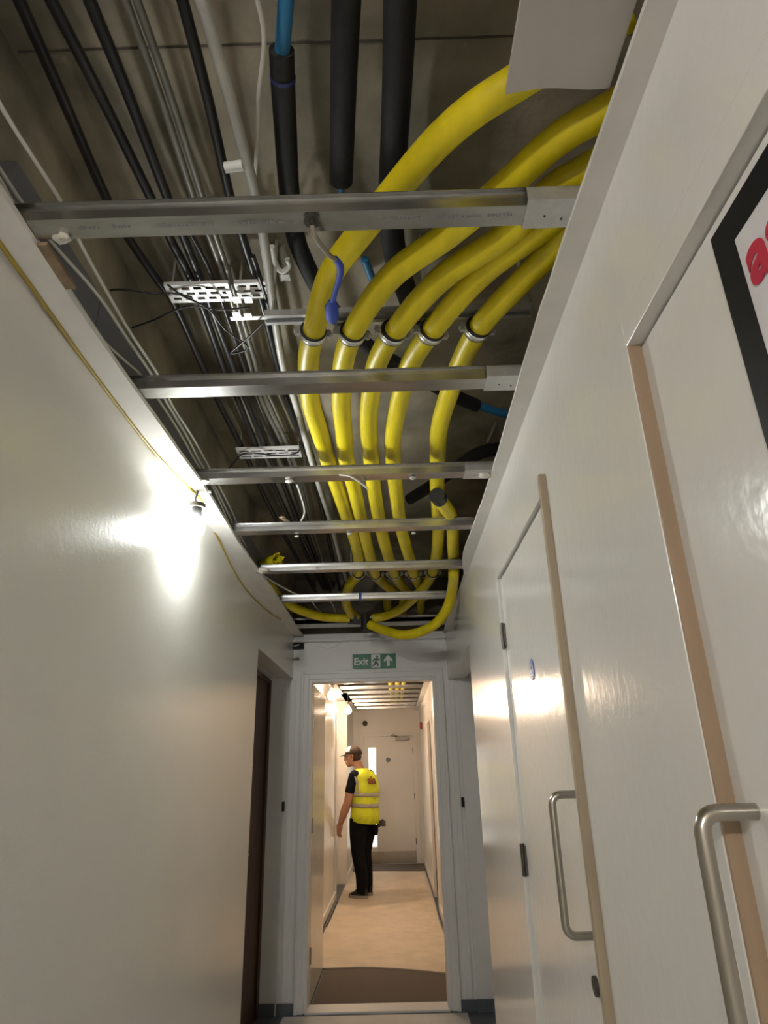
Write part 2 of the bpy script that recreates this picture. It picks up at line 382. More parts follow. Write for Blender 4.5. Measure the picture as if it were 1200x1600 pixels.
tag(blob_sheet('carpet_mat', lambda t: 11.50+.05*math.sin(t*5), lambda t: FY-.03, -.70, .44, .006, MATG, .009), 'dark grey mat lying against the far door', 'mat', 'carpet mats')
tag(MB().tube([(-.76, 5.9, .014), (-.752, 7, .014), (-.757, 8, .014), (-.758, 9.1, .014)], .011, 8, sub=6).build('floor_cable', DARKM), 'dark cable lying along the left wall on the far corridor floor', 'cable')
tag(MB().tube([(.43, 5.8, .016), (.44, 6.8, .016), (.425, 7.8, .016), (.436, 9.2, .016), (.43, 11.4, .016)], .009, 8, sub=6).build('floor_cable', DARKM), 'dark cable lying along the right wall on the far corridor floor', 'cable')

# ------------------------------------------------------------------ signs
s = thing('exit_sign', 'green and white exit sign with running man and arrow above the doorway', 'exit sign', (-.14, D-.004, 2.285))
a, b = at(551, 1022, Y=D), at(619, 1044, Y=D); X0, X1, Z0, Z1 = a.x, b.x, 2.226, 2.342
MB().box(X0, X1, D-.006, D-.0005, Z0, Z1).build('sign_plate', GREEN, s, bevel=.001)
text_mesh('lettering', 'Exit', .074, WHT, s, (X0+.009, D-.0065, Z0+.034), (1, 0, 0), (0, 0, 1), bold=.0018)
W = X1-X0; px0, px1 = X0+W*.43, X0+W*.64
MB().box(px0, px1, D-.0075, D-.0062, Z0+.006, Z1-.006).build('pictogram_panel', WHT, s)
m = MB(); cx = (px0+px1)/2; yy = D-.010
m.cyl((cx+.012, yy-.001, Z0+.092), (cx+.012, yy+.001, Z0+.092), .009)
for pts in ([(0.006, .078), (-.002, .050)], [(.005, .075), (.022, .066), (.030, .074)], [(.004, .075), (-.014, .070), (-.022, .055)],
            [(-.002, .050), (.014, .038), (.016, .018)], [(-.002, .050), (-.010, .030), (-.028, .022)]):
    m.tube([(cx+p[0], yy, Z0+p[1]) for p in pts], .0055, 8)
m.build('running_figure', GREEN, s)
ax = X0+W*.82; m = MB()
m.prism([(ax-.012, Z0+.018), (ax+.012, Z0+.018), (ax+.012, Z0+.062), (ax+.034, Z0+.050), (ax+.034, Z0+.068), (ax, Z1-.012), (ax-.034, Z0+.068), (ax-.034, Z0+.050), (ax-.012, Z0+.062)], 'y', D-.0075, D-.0062)
m.build('arrow', WHT, s)

XB = XR+.022
s = thing('poster_sign', 'white sign with black border and red letters on the nearest right-hand door', 'sign', (XB, .4, 1.9))
q = at(1110, 375, X=XB-.004); t0, t1, u0, u1 = q.y, .10, 1.45, q.z
MB().box(XB-.003, XB-.0005, t1+.045, t0-.045, u0+.045, u1-.045).build('sign_panel', mat('poster_white', (.74, .73, .76), .35), s)
MB().box(XB-.004, XB-.0005, t1, t0, u1-.045, u1).box(XB-.004, XB-.0005, t1, t0, u0, u0+.045).box(XB-.004, XB-.0005, t0-.045, t0, u0+.045, u1-.045).box(XB-.004, XB-.0005, t1, t1+.045, u0+.045, u1-.045).build('black_border', BLACKP, s)
q = at(1178, 448, X=XB-.0045)
text_mesh('lettering', 'as', .10, RED, s, (XB-.0045, q.y, q.z), (0, -1, 0), (0, 0, 1), bold=.0035)

s = thing('round_sign', 'small blue and white round sign on the middle right-hand door', 'sign', (XR+.0095, 2.053, 1.767))
q = at(830, 1046, X=XR+.0065); by, bz = q.y, q.z
MB().cyl((XR+.0095, by, bz), (XR+.0065, by, bz), .033, 28).build('blue_disc', SIGNB, s)
MB().cyl((XR+.0064, by, bz+.010), (XR+.0055, by, bz+.010), .009, 16).box(XR+.0055, XR+.0064, by-.006, by+.006, bz-.014, bz+.010).box(XR+.0055, XR+.0064, by-.018, by+.018, bz-.021, bz-.016).build('white_symbol', WHT, s)

# ------------------------------------------------------------------ cut-out ceiling: channel beams
def beam(Yf, Yn, x0, x1, label, h=.036, brk=True, z=2.503, group='ceiling channels of the near corridor', marks=False):
    o = thing('ceiling_channel', label, 'ceiling channel', ((x0+x1)/2, (Yf+Yn)/2, z), group)
    t = .0018; m = MB(); c = .010
    prof = [(Yn, z), (Yf, z), (Yf+.002, z+h), (Yf+.012, z+h), (Yf+.012, z+h-t), (Yf+.003, z+h-t), (Yf-t, z+t), (Yn+t, z+t), (Yn-.003, z+h-t), (Yn-.012, z+h-t), (Yn-.012, z+h), (Yn-.002, z+h)]
    m.prism(prof, 'x', x0, x1).build('channel', GALV, o)
    if brk:
        L = .125; prof2 = [(Yn-.016, z-.003), (Yf+.006, z-.003), (Yf+.006, z+h*.9), (Yf+.004, z+h*.9), (Yf+.004, z-.001), (Yn-.014, z-.001), (Yn-.014, z+h*.9), (Yn-.016, z+h*.9)]
        MB().prism(prof2, 'x', x1-L-.02, x1-.001).build('end_bracket', GALV2, o)
        for k in range(3): MB().cyl((x1-L+.02+k*.035, (Yf+Yn)/2+.008*(k % 2), z-.0045), (x1-L+.02+k*.035, (Yf+Yn)/2+.008*(k % 2), z-.0028), .0025, 8).build('rivet', DARKM, o)
    return o
beam(1.008, .958, XL+.003, XR, 'nearest galvanised ceiling channel with printed marks and a bolt', h=.034)
beam(1.616, 1.562, XL+.003, XR, 'second galvanised ceiling channel from the camera')
beam(2.230, 2.175, XL+.003, XR, 'third galvanised ceiling channel, plaster scraps clinging to its ends')
beam(2.800, 2.745, XL+.003, XR, 'fourth galvanised ceiling channel, beyond the left wall lamp', brk=False)
beam(3.430, 3.378, XL+.003, XR, 'fifth galvanised ceiling channel, just below the pipe star-cut end', brk=False)
beam(4.090, 4.035, XL+.003, .40, 'sixth ceiling channel, last before the bundled yellow pipes', brk=False)
# faint printing on the first channel
pm = mat('grey_ink_print', (.22, .22, .22), .6)
o = [q for q in bpy.data.objects if q.name.startswith('ceiling_channel')][0]
rnd = random.Random(2)
for (xa, xb) in ((-.60, -.565), (-.535, -.50), (-.45, -.33), (-.28, -.17), (.0, .09), (.115, .2), (.215, .262)):
    x = xa; m = MB()
    while x < xb:
        wd = rnd.uniform(.003, .007); hh = rnd.uniform(.004, .008); m.box(x, x+wd, .983-hh, .983, 2.5023, 2.503); x += wd+rnd.uniform(.002, .004)
    m.build('printed_mark', pm, o)
m = MB(); m.cyl((-.135, .975, 2.494), (-.135, .975, 2.5025), .016, 20).cyl((-.135, .975, 2.486), (-.135, .975, 2.494), .007, 8)
m.build('bolt', DARKM, o)
k = 0
ordw = ['first', 'second', 'third', 'fourth', 'fifth', 'sixth', 'seventh', 'eighth', 'ninth', 'tenth', 'eleventh']
for i in range(11):
    y = 5.9+.6*i
    beam(y+.05, y, XLF+.003 if y < 9.2 or y > 10.4 else -.9, XRF-.002, '%s metal ceiling channel of the far corridor, counted from the doorway' % ordw[i], brk=False, group='ceiling channels of the far corridor')

# ------------------------------------------------------------------ yellow ducts
RY = .0315
def duct(label, pts, ext0=None, ext1=None, open_start=False, group='yellow ducts', r=RY):
    P = [p if isinstance(p, Vector) else at(p[0], p[1], z=(p[2] if len(p) > 2 else 2.62)) for p in pts]
    if ext0: P.insert(0, P[0]+(P[0]-P[1]).normalized()*ext0)
    if ext1: P += [Vector(q) for q in ext1]
    o = tag(MB().tube(P, r, 20, sub=6).build('yellow_duct', YEL), label, 'pipe', group)
    return o, P
d1, _ = duct('leftmost yellow duct at the clamps, crossing nearest the camera under the hanging board',
     [(810, 127), (740, 172), (680, 225), (615, 300), (560, 368), (515, 432), (492, 510), (482, 565), (485, 625), (498, 671), (512, 717), (529, 767), (545, 815), (556, 849), (560, 873), (559, 897), (546, 915, 2.60), (540, 938, 2.57), (547, 956, 2.54), (556, 964, 2.53)], .2)
d2, _ = duct('second yellow duct from the left at the clamps, vanishing over the end wall',
     [(950, 172), (875, 215), (785, 295), (698, 368), (611, 432), (556, 510), (537, 565), (533, 625), (537, 671), (541, 717), (552, 757), (565, 815), (573, 849), (580, 876), (588, 900), (606, 917, 2.65), (622, 929, 2.70)], .18,
     [(-.02, 4.9, 2.72), (-.02, 5.6, 2.68), (-.03, 7.5, 2.62), (-.03, 12.2, 2.62)])
d3, _ = duct('third and middle yellow duct at the clamps',
     [(915, 265), (862, 297), (790, 368), (693, 432), (624, 508), (590, 565), (578, 625), (576, 671), (580, 717), (583, 753), (593, 815), (601, 849), (609, 876), (617, 899), (629, 916, 2.66), (638, 929, 2.70)], .2,
     [(.10, 4.9, 2.70), (.10, 5.6, 2.66), (.08, 7.5, 2.62), (.05, 12.2, 2.62)])
d4, _ = duct('fourth yellow duct from the left at the clamps',
     [(893, 322), (831, 368), (748, 432), (680, 510), (643, 565), (624, 625), (614, 680), (614, 717), (617, 753), (625, 815), (633, 849), (641, 876), (647, 899), (656, 916, 2.66), (664, 932, 2.70)], .15,
     [(.24, 4.9, 2.70), (.24, 5.6, 2.66), (.17, 7.5, 2.62), (.14, 12.2, 2.62)])
d5, _ = duct('rightmost yellow duct at the clamps, swinging back left above the end wall',
     [(905, 345), (877, 377), (812, 442), (753, 506), (721, 565), (700, 620), (686, 671), (684, 717), (683, 753), (685, 812), (684, 849), (681, 873), (675, 897), (664, 916, 2.60), (648, 933, 2.57), (628, 950, 2.55), (604, 962, 2.53), (582, 966, 2.52)], .15)
P6 = [at(686, 779, z=2.548), at(702, 801, z=2.562), at(707, 815, z=2.575), at(708, 849, z=2.577), at(709, 878, z=2.575), at(709, 895, Y=3.58), at(708, 913, Y=3.78), at(703, 938, Y=3.93), at(695, 957, Y=4.02), at(680, 975, Y=4.10), at(655, 988, Y=4.2), at(627, 992, Y=4.3), at(600, 985, Y=4.42), at(578, 976, Y=4.50)]
d6, _ = duct('yellow duct with black open end, looping down in front of the end wall', P6)
e = (P6[0]-P6[1]).normalized()
MB().tube([P6[0]+e*-.01, P6[0]+e*.045], [.034, .033], 20, cap=True).build('black_end_sleeve', RUB, d6)
# duct with star-cut end, curving from the left
P7 = [at(432, 874, z=2.60), at(418, 880, z=2.60), at(406, 889, z=2.60), at(408, 903, z=2.60), at(421, 915, z=2.59), at(440, 937, z=2.56), at(468, 953, z=2.535), at(505, 964, z=2.525), at(546, 966, z=2.525)]
mb = MB().tube(P7, RY*.98, 20, cap=False, sub=6)
d7 = tag(mb.build('yellow_duct', YEL), 'yellow duct with a jagged star-cut end curving round from the left margin', 'pipe', 'yellow ducts')
e = (P7[0]-P7[1]).normalized(); N = Vector((0, 0, 1)); N = (N-e*N.dot(e)).normalized(); Bv = e.cross(N)
vs = []; fs = []; n = 20
for j in range(n):
    a = 2*math.pi*j/n; dd = (N*math.cos(a)+Bv*math.sin(a)); k = .035 if j % 4 == 0 else (.015 if j % 2 else .0)
    vs += [P7[0]+dd*RY*.98, P7[0]+dd*RY*1.05+e*k]
for j in range(n): fs.append((2*j, 2*j+1, (2*j+3) % (2*n), (2*j+2) % (2*n)))
jm = MB().add(vs, fs, True).build('jagged_end', YEL, d7)
jm.modifiers.new('sol', 'SOLIDIFY').thickness = .003
# offcuts lying on the end wall head
for a, b, lb in (((642, 934), (688, 941), 'short yellow duct offcut lying across the end wall head'),):
    A, B_ = at(*a, z=2.79), at(*b, z=2.79)
    tag(MB().tube([A, (A+B_)/2+Vector((0, -.02, 0)), B_], .02, 14, sub=4).build('yellow_offcut', YEL), lb, 'pipe offcut')
# black tape round the bundle
T0 = at(571, 972, Y=4.55)
o = thing('tape_wrap', 'black tape bundling the yellow duct ends above the doorway', 'tape', T0)
MB().loft([(T0.x, T0.y, T0.z-.062, .034, .04), (T0.x, T0.y, T0.z+.045, .032, .04)], 20).build('tape_band', RUB, o)
MB().prism([(T0.x-.13, T0.z-.02), (T0.x-.09, T0.z+.0), (T0.x-.07, T0.z+.05), (T0.x-.05, T0.z+.01), (T0.x-.02, T0.z+.01), (T0.x-.04, T0.z-.025), (T0.x-.08, T0.z-.02)], 'y', T0.y-.045, T0.y-.035).build('loose_tape_end', RUB, o)

# clamps on struts
def strut(Yc, x0, x1, z0, label, rods):
    o = thing('strut_channel', label, 'strut channel', ((x0+x1)/2, Yc, z0), 'slotted struts')
    h = .021; w_ = .0205; t = .002
    prof = [(Yc-w_, z0), (Yc-w_*.45, z0), (Yc-w_*.45, z0+.006), (Yc-w_+t, z0+.006), (Yc-w_+t, z0+h-t), (Yc+w_-t, z0+h-t), (Yc+w_-t, z0+.006), (Yc+w_*.45, z0+.006), (Yc+w_*.45, z0), (Yc+w_, z0), (Yc+w_, z0+h), (Yc-w_, z0+h)]
    MB().prism(prof, 'x', x0, x1).build('channel', GALV2, o)
    for rx in rods: MB().cyl((rx, Yc, z0+h), (rx, Yc, ZS), .005, 8).build('threaded_rod', ZINC, o)
strut(1.485, -.33, .42, 2.665, 'slotted steel strut carrying the nearer row of duct clamps', (-.31, .12, .40))
strut(3.90, -.26, .36, 2.665, 'slotted steel strut carrying the farther row of duct clamps', (-.24, .34))
names = ['leftmost', 'second', 'middle', 'fourth', 'rightmost']
def clamp(px, py, d1x, d1y, label, group):
    c = at(px, py, z=2.62); q = at(d1x, d1y, z=2.62); ax = (q-c).normalized()
    o = thing('duct_clamp', label, 'pipe clamp', c, group)
    MB().tube([c-ax*.014, c-ax*.0139, c+ax*.0139, c+ax*.014], [.031, .0365, .0365, .031], 24).build('rubber_lining', RUB, o)
    MB().tube([c-ax*.0075, c-ax*.0074, c+ax*.0074, c+ax*.0075], [.033, .0385, .0385, .033], 24).build('steel_band', ZINC, o)
    side = ax.cross(Vector((0, 0, 1))).normalized()
    for sgn in (-1, 1):
        m = MB(); p = c+side*sgn*.044; m.cyl(p-Vector((0, 0, .012)), p+Vector((0, 0, .012)), .0075, 8); m.box(p.x-.010, p.x+.010, p.y-.006, p.y+.006, p.z-.004, p.z+.004)
        m.build('clamp_screw', ZINC, o)
    MB().cyl(c+Vector((0, 0, .037)), c+Vector((0, 0, .047)), .006, 8).build('clamp_stem', ZINC, o)
for i, (a, b) in enumerate([((489, 520), (485, 545)), ((550, 521), (543, 545)), ((613, 520), (603, 540)), ((673, 519), (660, 540)), ((746, 514), (735, 535))]):
    clamp(*a, *b, '%s rubber-lined clamp holding a yellow duct in the nearer row' % names[i], 'nearer duct clamps')
for i, (a, b) in enumerate([((560, 896), (560, 880)), ((587, 898), (583, 885)), ((616, 897), (612, 880)), ((646, 897), (643, 880)), ((676, 895), (680, 880))]):
    clamp(*a, *b, '%s duct clamp in the farther row near the end wall' % names[i], 'farther duct clamps')

# ------------------------------------------------------------------ cables, conduits and lagged pipes under the slab
def run(name, label, cat, pts, r, m, z=2.87, ext=None, group=None, n=10, sub=4, pre=None):
    P = [at(p[0], p[1], z=(p[2] if len(p) > 2 else z)) for p in pts]
    if pre:
        dv = (P[0]-P[1]).normalized(); dv.z = 0; st = (P[0]-P[1]).length
        for k in range(int(pre/st)): P.insert(0, P[0]+dv*st)
    if ext: P.append(P[-1]+(P[-1]-P[-2]).normalized()*ext)
    return tag(MB().tube(P, r, n, sub=sub).build(name, m), label, cat, group), P
G = 'black cables under the slab'
run('black_cable', 'leftmost thick black cable under the slab', 'cable', [(30, 0), (100, 158), (170, 318), (208, 383), (246, 437), (275, 479), (321, 583), (340, 625), (385, 713), (404, 757), (434, 817), (462, 868)], .0125, CABLE, group=G, pre=1.5, ext=1.0)
run('black_cable', 'second thick black cable from the left under the slab', 'cable', [(80, 0), (160, 155), (240, 318), (267, 375), (308, 458), (354, 587), (371, 623), (407, 713), (427, 757), (455, 817), (476, 860)], .0125, CABLE, group=G, pre=1.5, ext=1.0)
run('black_cable', 'third thick black cable from the left under the slab', 'cable', [(140, 0), (205, 160), (265, 318), (292, 383), (325, 467), (370, 587), (384, 623), (421, 713), (443, 757), (466, 817), (485, 860)], .0130, CABLE, group=G, pre=1.5, ext=1.0)
run('black_cable', 'thick black cable beside the pale grey conduit', 'cable', [(285, 0), (325, 155), (360, 310), (379, 371), (408, 467), (437, 583), (448, 623), (483, 713), (494, 757), (508, 817), (518, 862)], .0125, CABLE, group=G, pre=1.5, ext=1.0)
run('black_cable', 'thin black cable just right of the third thick cable, seen past the first channel', 'cable', [(290, 350), (335, 440), (385, 583), (404, 640), (438, 713), (455, 757), (474, 817), (494, 868)], .007, CABLE, z=2.86, group=G, ext=1.0)
run('black_cable', 'thin glossy black cable left of the pale grey conduit past the second channel', 'cable', [(395, 400), (420, 480), (447, 583), (462, 640), (489, 713), (500, 757), (514, 817), (528, 868)], .008, CABLE, z=2.85, group=G, ext=1.0)
run('steel_conduit', 'dim steel conduit between the black cables, left of a matching pair', 'conduit', [(196, 0), (252, 155), (303, 310), (329, 375), (358, 458), (388, 560), (402, 610), (450, 713), (463, 757), (480, 817), (497, 868)], .009, GREYD, z=2.88, group='steel conduits', pre=1.5, ext=1.0)
run('steel_conduit', 'dim steel conduit between the black cables, right of a matching pair', 'conduit', [(214, 0), (268, 155), (314, 300), (338, 372), (367, 458), (397, 560), (411, 610), (458, 713), (470, 757), (486, 817), (502, 868)], .009, GREYD, z=2.88, group='steel conduits', pre=1.5, ext=1.0)
o, P = run('pale_conduit', 'pale grey conduit running the length of the ceiling left of the ducts', 'conduit', [(315, 0), (358, 150), (400, 310), (412, 372), (440, 560, 2.74), (460, 622, 2.73), (492, 737, 2.72), (517, 817, 2.72), (532, 875, 2.72), (547, 925, 2.72)], .013, GREYC, z=2.76, pre=1.5)
c = at(352, 262, z=2.75); c2 = at(380, 258, z=2.75)
MB().tube([c, c2], .012, 12).build('conduit_spur', WHT, o)
run('white_cable', 'thin off-white cable hanging beside the pale grey conduit', 'cable', [(402, 0), (411, 40), (412, 80), (404, 150), (402, 220), (398, 285), (396, 320)], .005, WHITEC, z=2.8, pre=1)
# white cables on the left
GW = 'white cables on the left'
run('white_cable', 'upper white cable on the left, farthest from the wall', 'cable', [(-40, 95), (22, 200), (62, 262), (100, 323), (123, 375), (169, 460), (205, 522), (250, 590), (268, 632), (300, 682), (322, 722), (341, 757), (367, 810), (376, 838), (401, 886)], .0045, WHITEC, z=2.60, group=GW, pre=.3)
run('white_cable', 'middle white cable on the left between two others', 'cable', [(-30, 222), (0, 265), (38, 322), (80, 378), (152, 460), (198, 528), (240, 590), (262, 632), (292, 682), (312, 722), (334, 757), (362, 815), (382, 860), (403, 892)], .0045, WHITEC, z=2.585, group=GW, pre=.3)
run('white_cable', 'lower white cable on the left running against the wall trunking', 'cable', [(-20, 255), (0, 280), (22, 320), (75, 400), (152, 518), (169, 540), (200, 568), (223, 590), (258, 640), (284, 682), (306, 722), (330, 757), (350, 800), (372, 850)], .004, WHITEC, z=2.57, group=GW, pre=.3)
run('white_cable', 'short white cable drooping between the fifth and sixth channels', 'cable', [(402, 893, 2.56), (420, 905, 2.555), (437, 915, 2.55), (460, 927, 2.545), (478, 932, 2.55), (495, 934, 2.56)], .005, WHITEC, group=GW)
for i, (a, b, cc) in enumerate((((485, 935), (493, 948), (502, 957)), ((508, 932), (520, 945), (524, 957)))):
    run('white_cable', 'short white cable tail dangling %s beyond the sixth channel' % ('left' if i == 0 else 'right'), 'cable', [(*a, 2.6), (*b, 2.58), (*cc, 2.58)], .004, WHITEC, group='dangling tails')
# thin black wires
GB = 'thin black wires'
run('black_wire', 'thin black wire running left from the nearer cable tray', 'wire', [(128, 478), (168, 455), (200, 453), (245, 459), (268, 458), (300, 464)], .003, CABLE, z=2.80, group=GB)
run('black_wire', 'thin black wire slanting below the nearer cable tray', 'wire', [(206, 512), (240, 500), (268, 487), (300, 478), (345, 484), (390, 480)], .003, CABLE, z=2.80, group=GB)
run('black_wire', 'tangled black wire hanging below the nearer cable tray', 'wire', [(262, 445), (285, 462), (325, 482), (352, 515), (388, 543), (360, 552), (385, 530), (410, 505)], .003, CABLE, z=2.79, group=GB)
run('black_wire', 'thin black wire curling under the farther cable tray', 'wire', [(350, 745), (366, 722), (385, 708), (440, 712), (466, 706), (468, 690)], .0035, CABLE, z=2.80, group=GB)
# lagged pipes
GL = 'lagged water pipes'
def lagged(label, pts, r, z, bp_=None, br=.0155, pre=None, ext=None):
    o, P = run('lagged_pipe', label, 'pipe', pts, r, BLK, z=z, group=GL, n=18, pre=pre, ext=ext)
    if bp_:
        MB().tube([at(p[0], p[1], z=z) for p in bp_], br, 14, sub=3).build('blue_pipe', BLUE, o)
    return o
o = lagged('black lagged pipe with a blue pipe emerging at the top of the picture', [(440, 78), (442, 130), (446, 200), (452, 300), (462, 370), (478, 412), (500, 455), (530, 500)], .026, 2.84, [(450, -60), (447, 0), (440, 90)], .016)
m = MB(); P = [at(442, y, z=2.84) for y in (118, 124)]; m.tube(P, .0275, 18).build('blue_tape', mat('dark_blue_tape', (.03, .035, .16), .5), o)
lagged('middle black lagged pipe with a short blue end behind the first channel', [(541, 0), (537, 120), (533, 283)], .029, 2.84, [(533, 270), (533, 345)], .009, pre=1.5)
lagged('widest black lagged pipe, right of the other lagged pipes', [(625, 0), (621, 120), (616, 220), (611, 320), (618, 400), (640, 470)], .033, 2.85, pre=1.5, ext=.1)
o = lagged('black lagged pipe crossing above the ducts with a blue right-hand end', [(552, 520), (585, 548), (640, 580), (700, 614), (745, 634)], .026, 2.83, [(738, 631), (775, 643), (800, 650), (840, 668)], .017)
run('black_cable', 'black corrugated hose in the right-hand void above the third channel', 'cable', [(640, 780), (680, 755), (740, 712), (785, 700), (830, 690)], .03, BLK, z=2.80)
run('blue_pipe', 'short blue pipe in the shadow behind the nearer duct clamps', 'pipe', [(570, 405), (583, 440), (590, 470)], .012, BLUE, z=2.86)
# struts seen in right void
o = thing('angle_bracket', 'pale inverted V bracket in the right-hand void beside the blue pipe end', 'bracket', at(775, 680, z=2.7))
MB().tube([at(762, 692, z=2.66), at(776, 655, z=2.74), at(787, 682, z=2.66)], .007, 6).build('bracket_arm', GREYD, o)

# slotted cable trays
def tray(pa, pb, z, wid, label, nsl):
    A, B_ = at(*pa, z=z), at(*pb, z=z); x0, x1 = A.x, B_.x; y0 = (A.y+B_.y)/2; y1 = y0+wid
    o = thing('cable_tray', label, 'cable tray', ((x0+x1)/2, y0, z), 'slotted cable trays')
    m = MB(); rows = 3; rail = wid*.13; gap = (wid-rail*(rows+1))/rows; t = .0018
    for k in range(rows+1): m.box(x0, x1, y0+k*(gap+rail), y0+k*(gap+rail)+rail, z, z+t)
    for k in range(nsl+1):
        x = x0+(x1-x0-.012)*k/nsl
        for q in range(rows):
            sh = (q % 2)*.01
            m.box(min(x+sh, x1-.012), min(x+sh+.012, x1), y0+rail+q*(gap+rail), y0+rail+q*(gap+rail)+gap, z+.0001, z+t-.0001)
    m.build('slotted_plate', TRAY, o)
    MB().box(x0, x1, y0-.002, y0, z, z+.012).build('tray_lip', TRAY, o); MB().box(x0, x1, y1, y1+.002, z, z+.012).build('tray_lip', TRAY, o)
    for x in (x0+.01, x1-.01): MB().cyl((x, (y0+y1)/2, z), (x, (y0+y1)/2, ZS), .004, 8).build('threaded_rod', ZINC, o)
tray((256, 447), (356, 443), 2.835, .075, 'white slotted tray across the cables above the first and second channels', 5)
tray((365, 443), (425, 441), 2.845, .07, 'dimmer slotted tray end beside the pale conduit, nearer row', 3)
tray((368, 703), (468, 700), 2.835, .09, 'farther slotted tray across the cables past the second channel', 5)
o = thing('steel_clip', 'small bright steel clip plates below the nearer cable tray', 'bracket', at(385, 495, z=2.79))
m = MB()
for px, py in ((370, 468), (388, 468), (370, 492), (388, 494)):
    m = MB(); c = at(px, py, z=2.80); m.box(c.x-.012, c.x+.012, c.y-.014, c.y+.014, c.z-.002, c.z+.002); m.build('clip_plate', GALV2, o)
c = at(405, 497, z=2.81); m = MB(); m.box(c.x-.09, c.x+.05, c.y-.008, c.y+.008, c.z, c.z+.003)
m.build('clip_plate', GALV2, o)
o = thing('cable_gland', 'white cable bend with a metal box plate by the pale conduit', 'gland', at(445, 430, z=2.86))
MB().tube([at(425, 385, z=2.86), at(430, 410, z=2.86), at(440, 425, z=2.85), at(452, 415, z=2.85), at(449, 405, z=2.85)], .008, 10, sub=3).build('cable_bend', WHITEC, o)
c = at(445, 433, z=2.88); MB().box(c.x-.016, c.x+.016, c.y-.014, c.y+.014, c.z-.004, c.z+.004).build('gland_plate', ZINC, o)

# grey trunking on the upper left wall
o = thing('wall_trunking', 'grey plastic trunking along the top of the left wall inside the ceiling', 'trunking', (-.765, 1.0, 2.52))
for a, b in ((.97, 1.385), (1.388, 2.6), (2.603, 4.6)): MB().box(XL-.011, -.755, a, b, 2.515, 2.685).build('trunking_length', TRUNK, o, bevel=.003)
# boards, paper, scraps
z = 2.505
o = tag(blob_sheet('ceiling_board', lambda t: -1.2, lambda t: .742-.010*t-.005*math.sin(t*5), .215, .385, .0125, mat('pinkish_grey_board', (.50, .47, .44), .8, noise=(5, .12)), z+.012), 'uncut grey ceiling board overhead at the top right', 'board')
t = MB(); t.box(EL-.004, EL+.020, 1.010, 1.14, 2.4905, 2.4995)
tag(t.build('torn_paper', TANB), 'torn brown plasterboard paper at the left end of the first channel', 'paper')
def scrap(px, py, r, seed, label, m=PLAST, z=2.497):
    rnd = random.Random(seed); c = at(px, py, z=z)
    def f(p): return p*(1+.45*math.sin(p.x*5+seed)*math.cos(p.y*7+seed*2))
    tag(MB().sphere(c, (r*1.5, r, r*.7), 12, 8, f).build('plaster_scrap', m), label, 'plaster scrap', 'plaster scraps')
scrap(318, 752, .014, 1, 'pale plaster scrap at the left end of the third channel')
scrap(325, 768, .009, 2, 'small plaster scrap on the margin edge above the lamp holder')
scrap(760, 742, .016, 3, 'plaster scrap at the right end of the third channel')
scrap(96, 372, .012, 4, 'plaster scrap at the left end of the first channel')
scrap(409, 891, .022, 5, 'white plaster scrap at the left end of the fifth channel')
scrap(453, 752, .009, 6, 'tiny plaster scrap under the third channel left of centre')
scrap(645, 747, .008, 7, 'tiny plaster scrap under the third channel right of centre')
scrap(464, 838, .007, 8, 'tiny plaster scrap under the fourth channel left of centre')
scrap(546, 834, .007, 9, 'tiny plaster scrap under the fourth channel at centre')
scrap(646, 833, .007, 10, 'tiny plaster scrap under the fourth channel right of centre')
o = thing('hanging_tie', 'white plastic tie tail hanging from the third channel', 'cable tie', at(535, 745, z=2.5))
MB().tube([at(530, 742, z=2.498), at(545, 744, z=2.49), at(560, 752, z=2.48), at(574, 763, z=2.49)], .006, 8, sub=3, ry=.35).build('tie_tail', WHITEC, o)
o = thing('paper_tag', 'tan paper tag lying across the fourth channel', 'tag', at(452, 815, z=2.54))
A = at(440, 808, z=2.545); MB().tube([A, at(455, 820, z=2.55), at(466, 824, z=2.535)], [.014, .014, .006], 6, ry=.3).build('paper_strip', TANB, o)
MB().tube([at(464, 757, z=2.7), at(470, 775, z=2.66), at(476, 800, z=2.6), at(468, 818, z=2.56)], .004, 6, sub=3).build('string', WHITEC, o)
o = thing('blue_tie', 'blue tie wrapped over the sixth channel', 'cable tie', at(563, 937, z=2.5))
c = at(563, 937, z=2.5); MB().box(c.x-.008, c.x+.008, 4.03, 4.095, 2.497, 2.5022).box(c.x-.008, c.x+.008, 4.026, 4.03, 2.497, 2.545).build('tie_band', BLUES, o)

# hook with blue strap
o = thing('hanging_strap', 'brown cord and blue strap hanging from the bolt of the first channel', 'strap', at(487, 352, z=2.49))
MB().tube([at(487, 352, z=2.487), at(492, 368, z=2.475), at(503, 385, z=2.48), at(516, 400, z=2.50), at(524, 405, z=2.51)], .0055, 8, sub=4).build('cord', mat('brown_cord', (.24, .20, .16), .6), o)
MB().tube([at(522, 402, z=2.51), at(531, 415, z=2.52), at(531, 432, z=2.53), at(524, 455, z=2.54), at(519, 475, z=2.545)], [.008, .009, .008, .007, .008], 8, sub=4, ry=.45).build('blue_strap', BLUES, o)
MB().tube([at(519, 470, z=2.545), at(518, 480, z=2.545), at(519, 497, z=2.545), at(519, 504, z=2.545)], [.010, .018, .018, .010], 10, ry=.4).build('strap_buckle', BLUES, o)

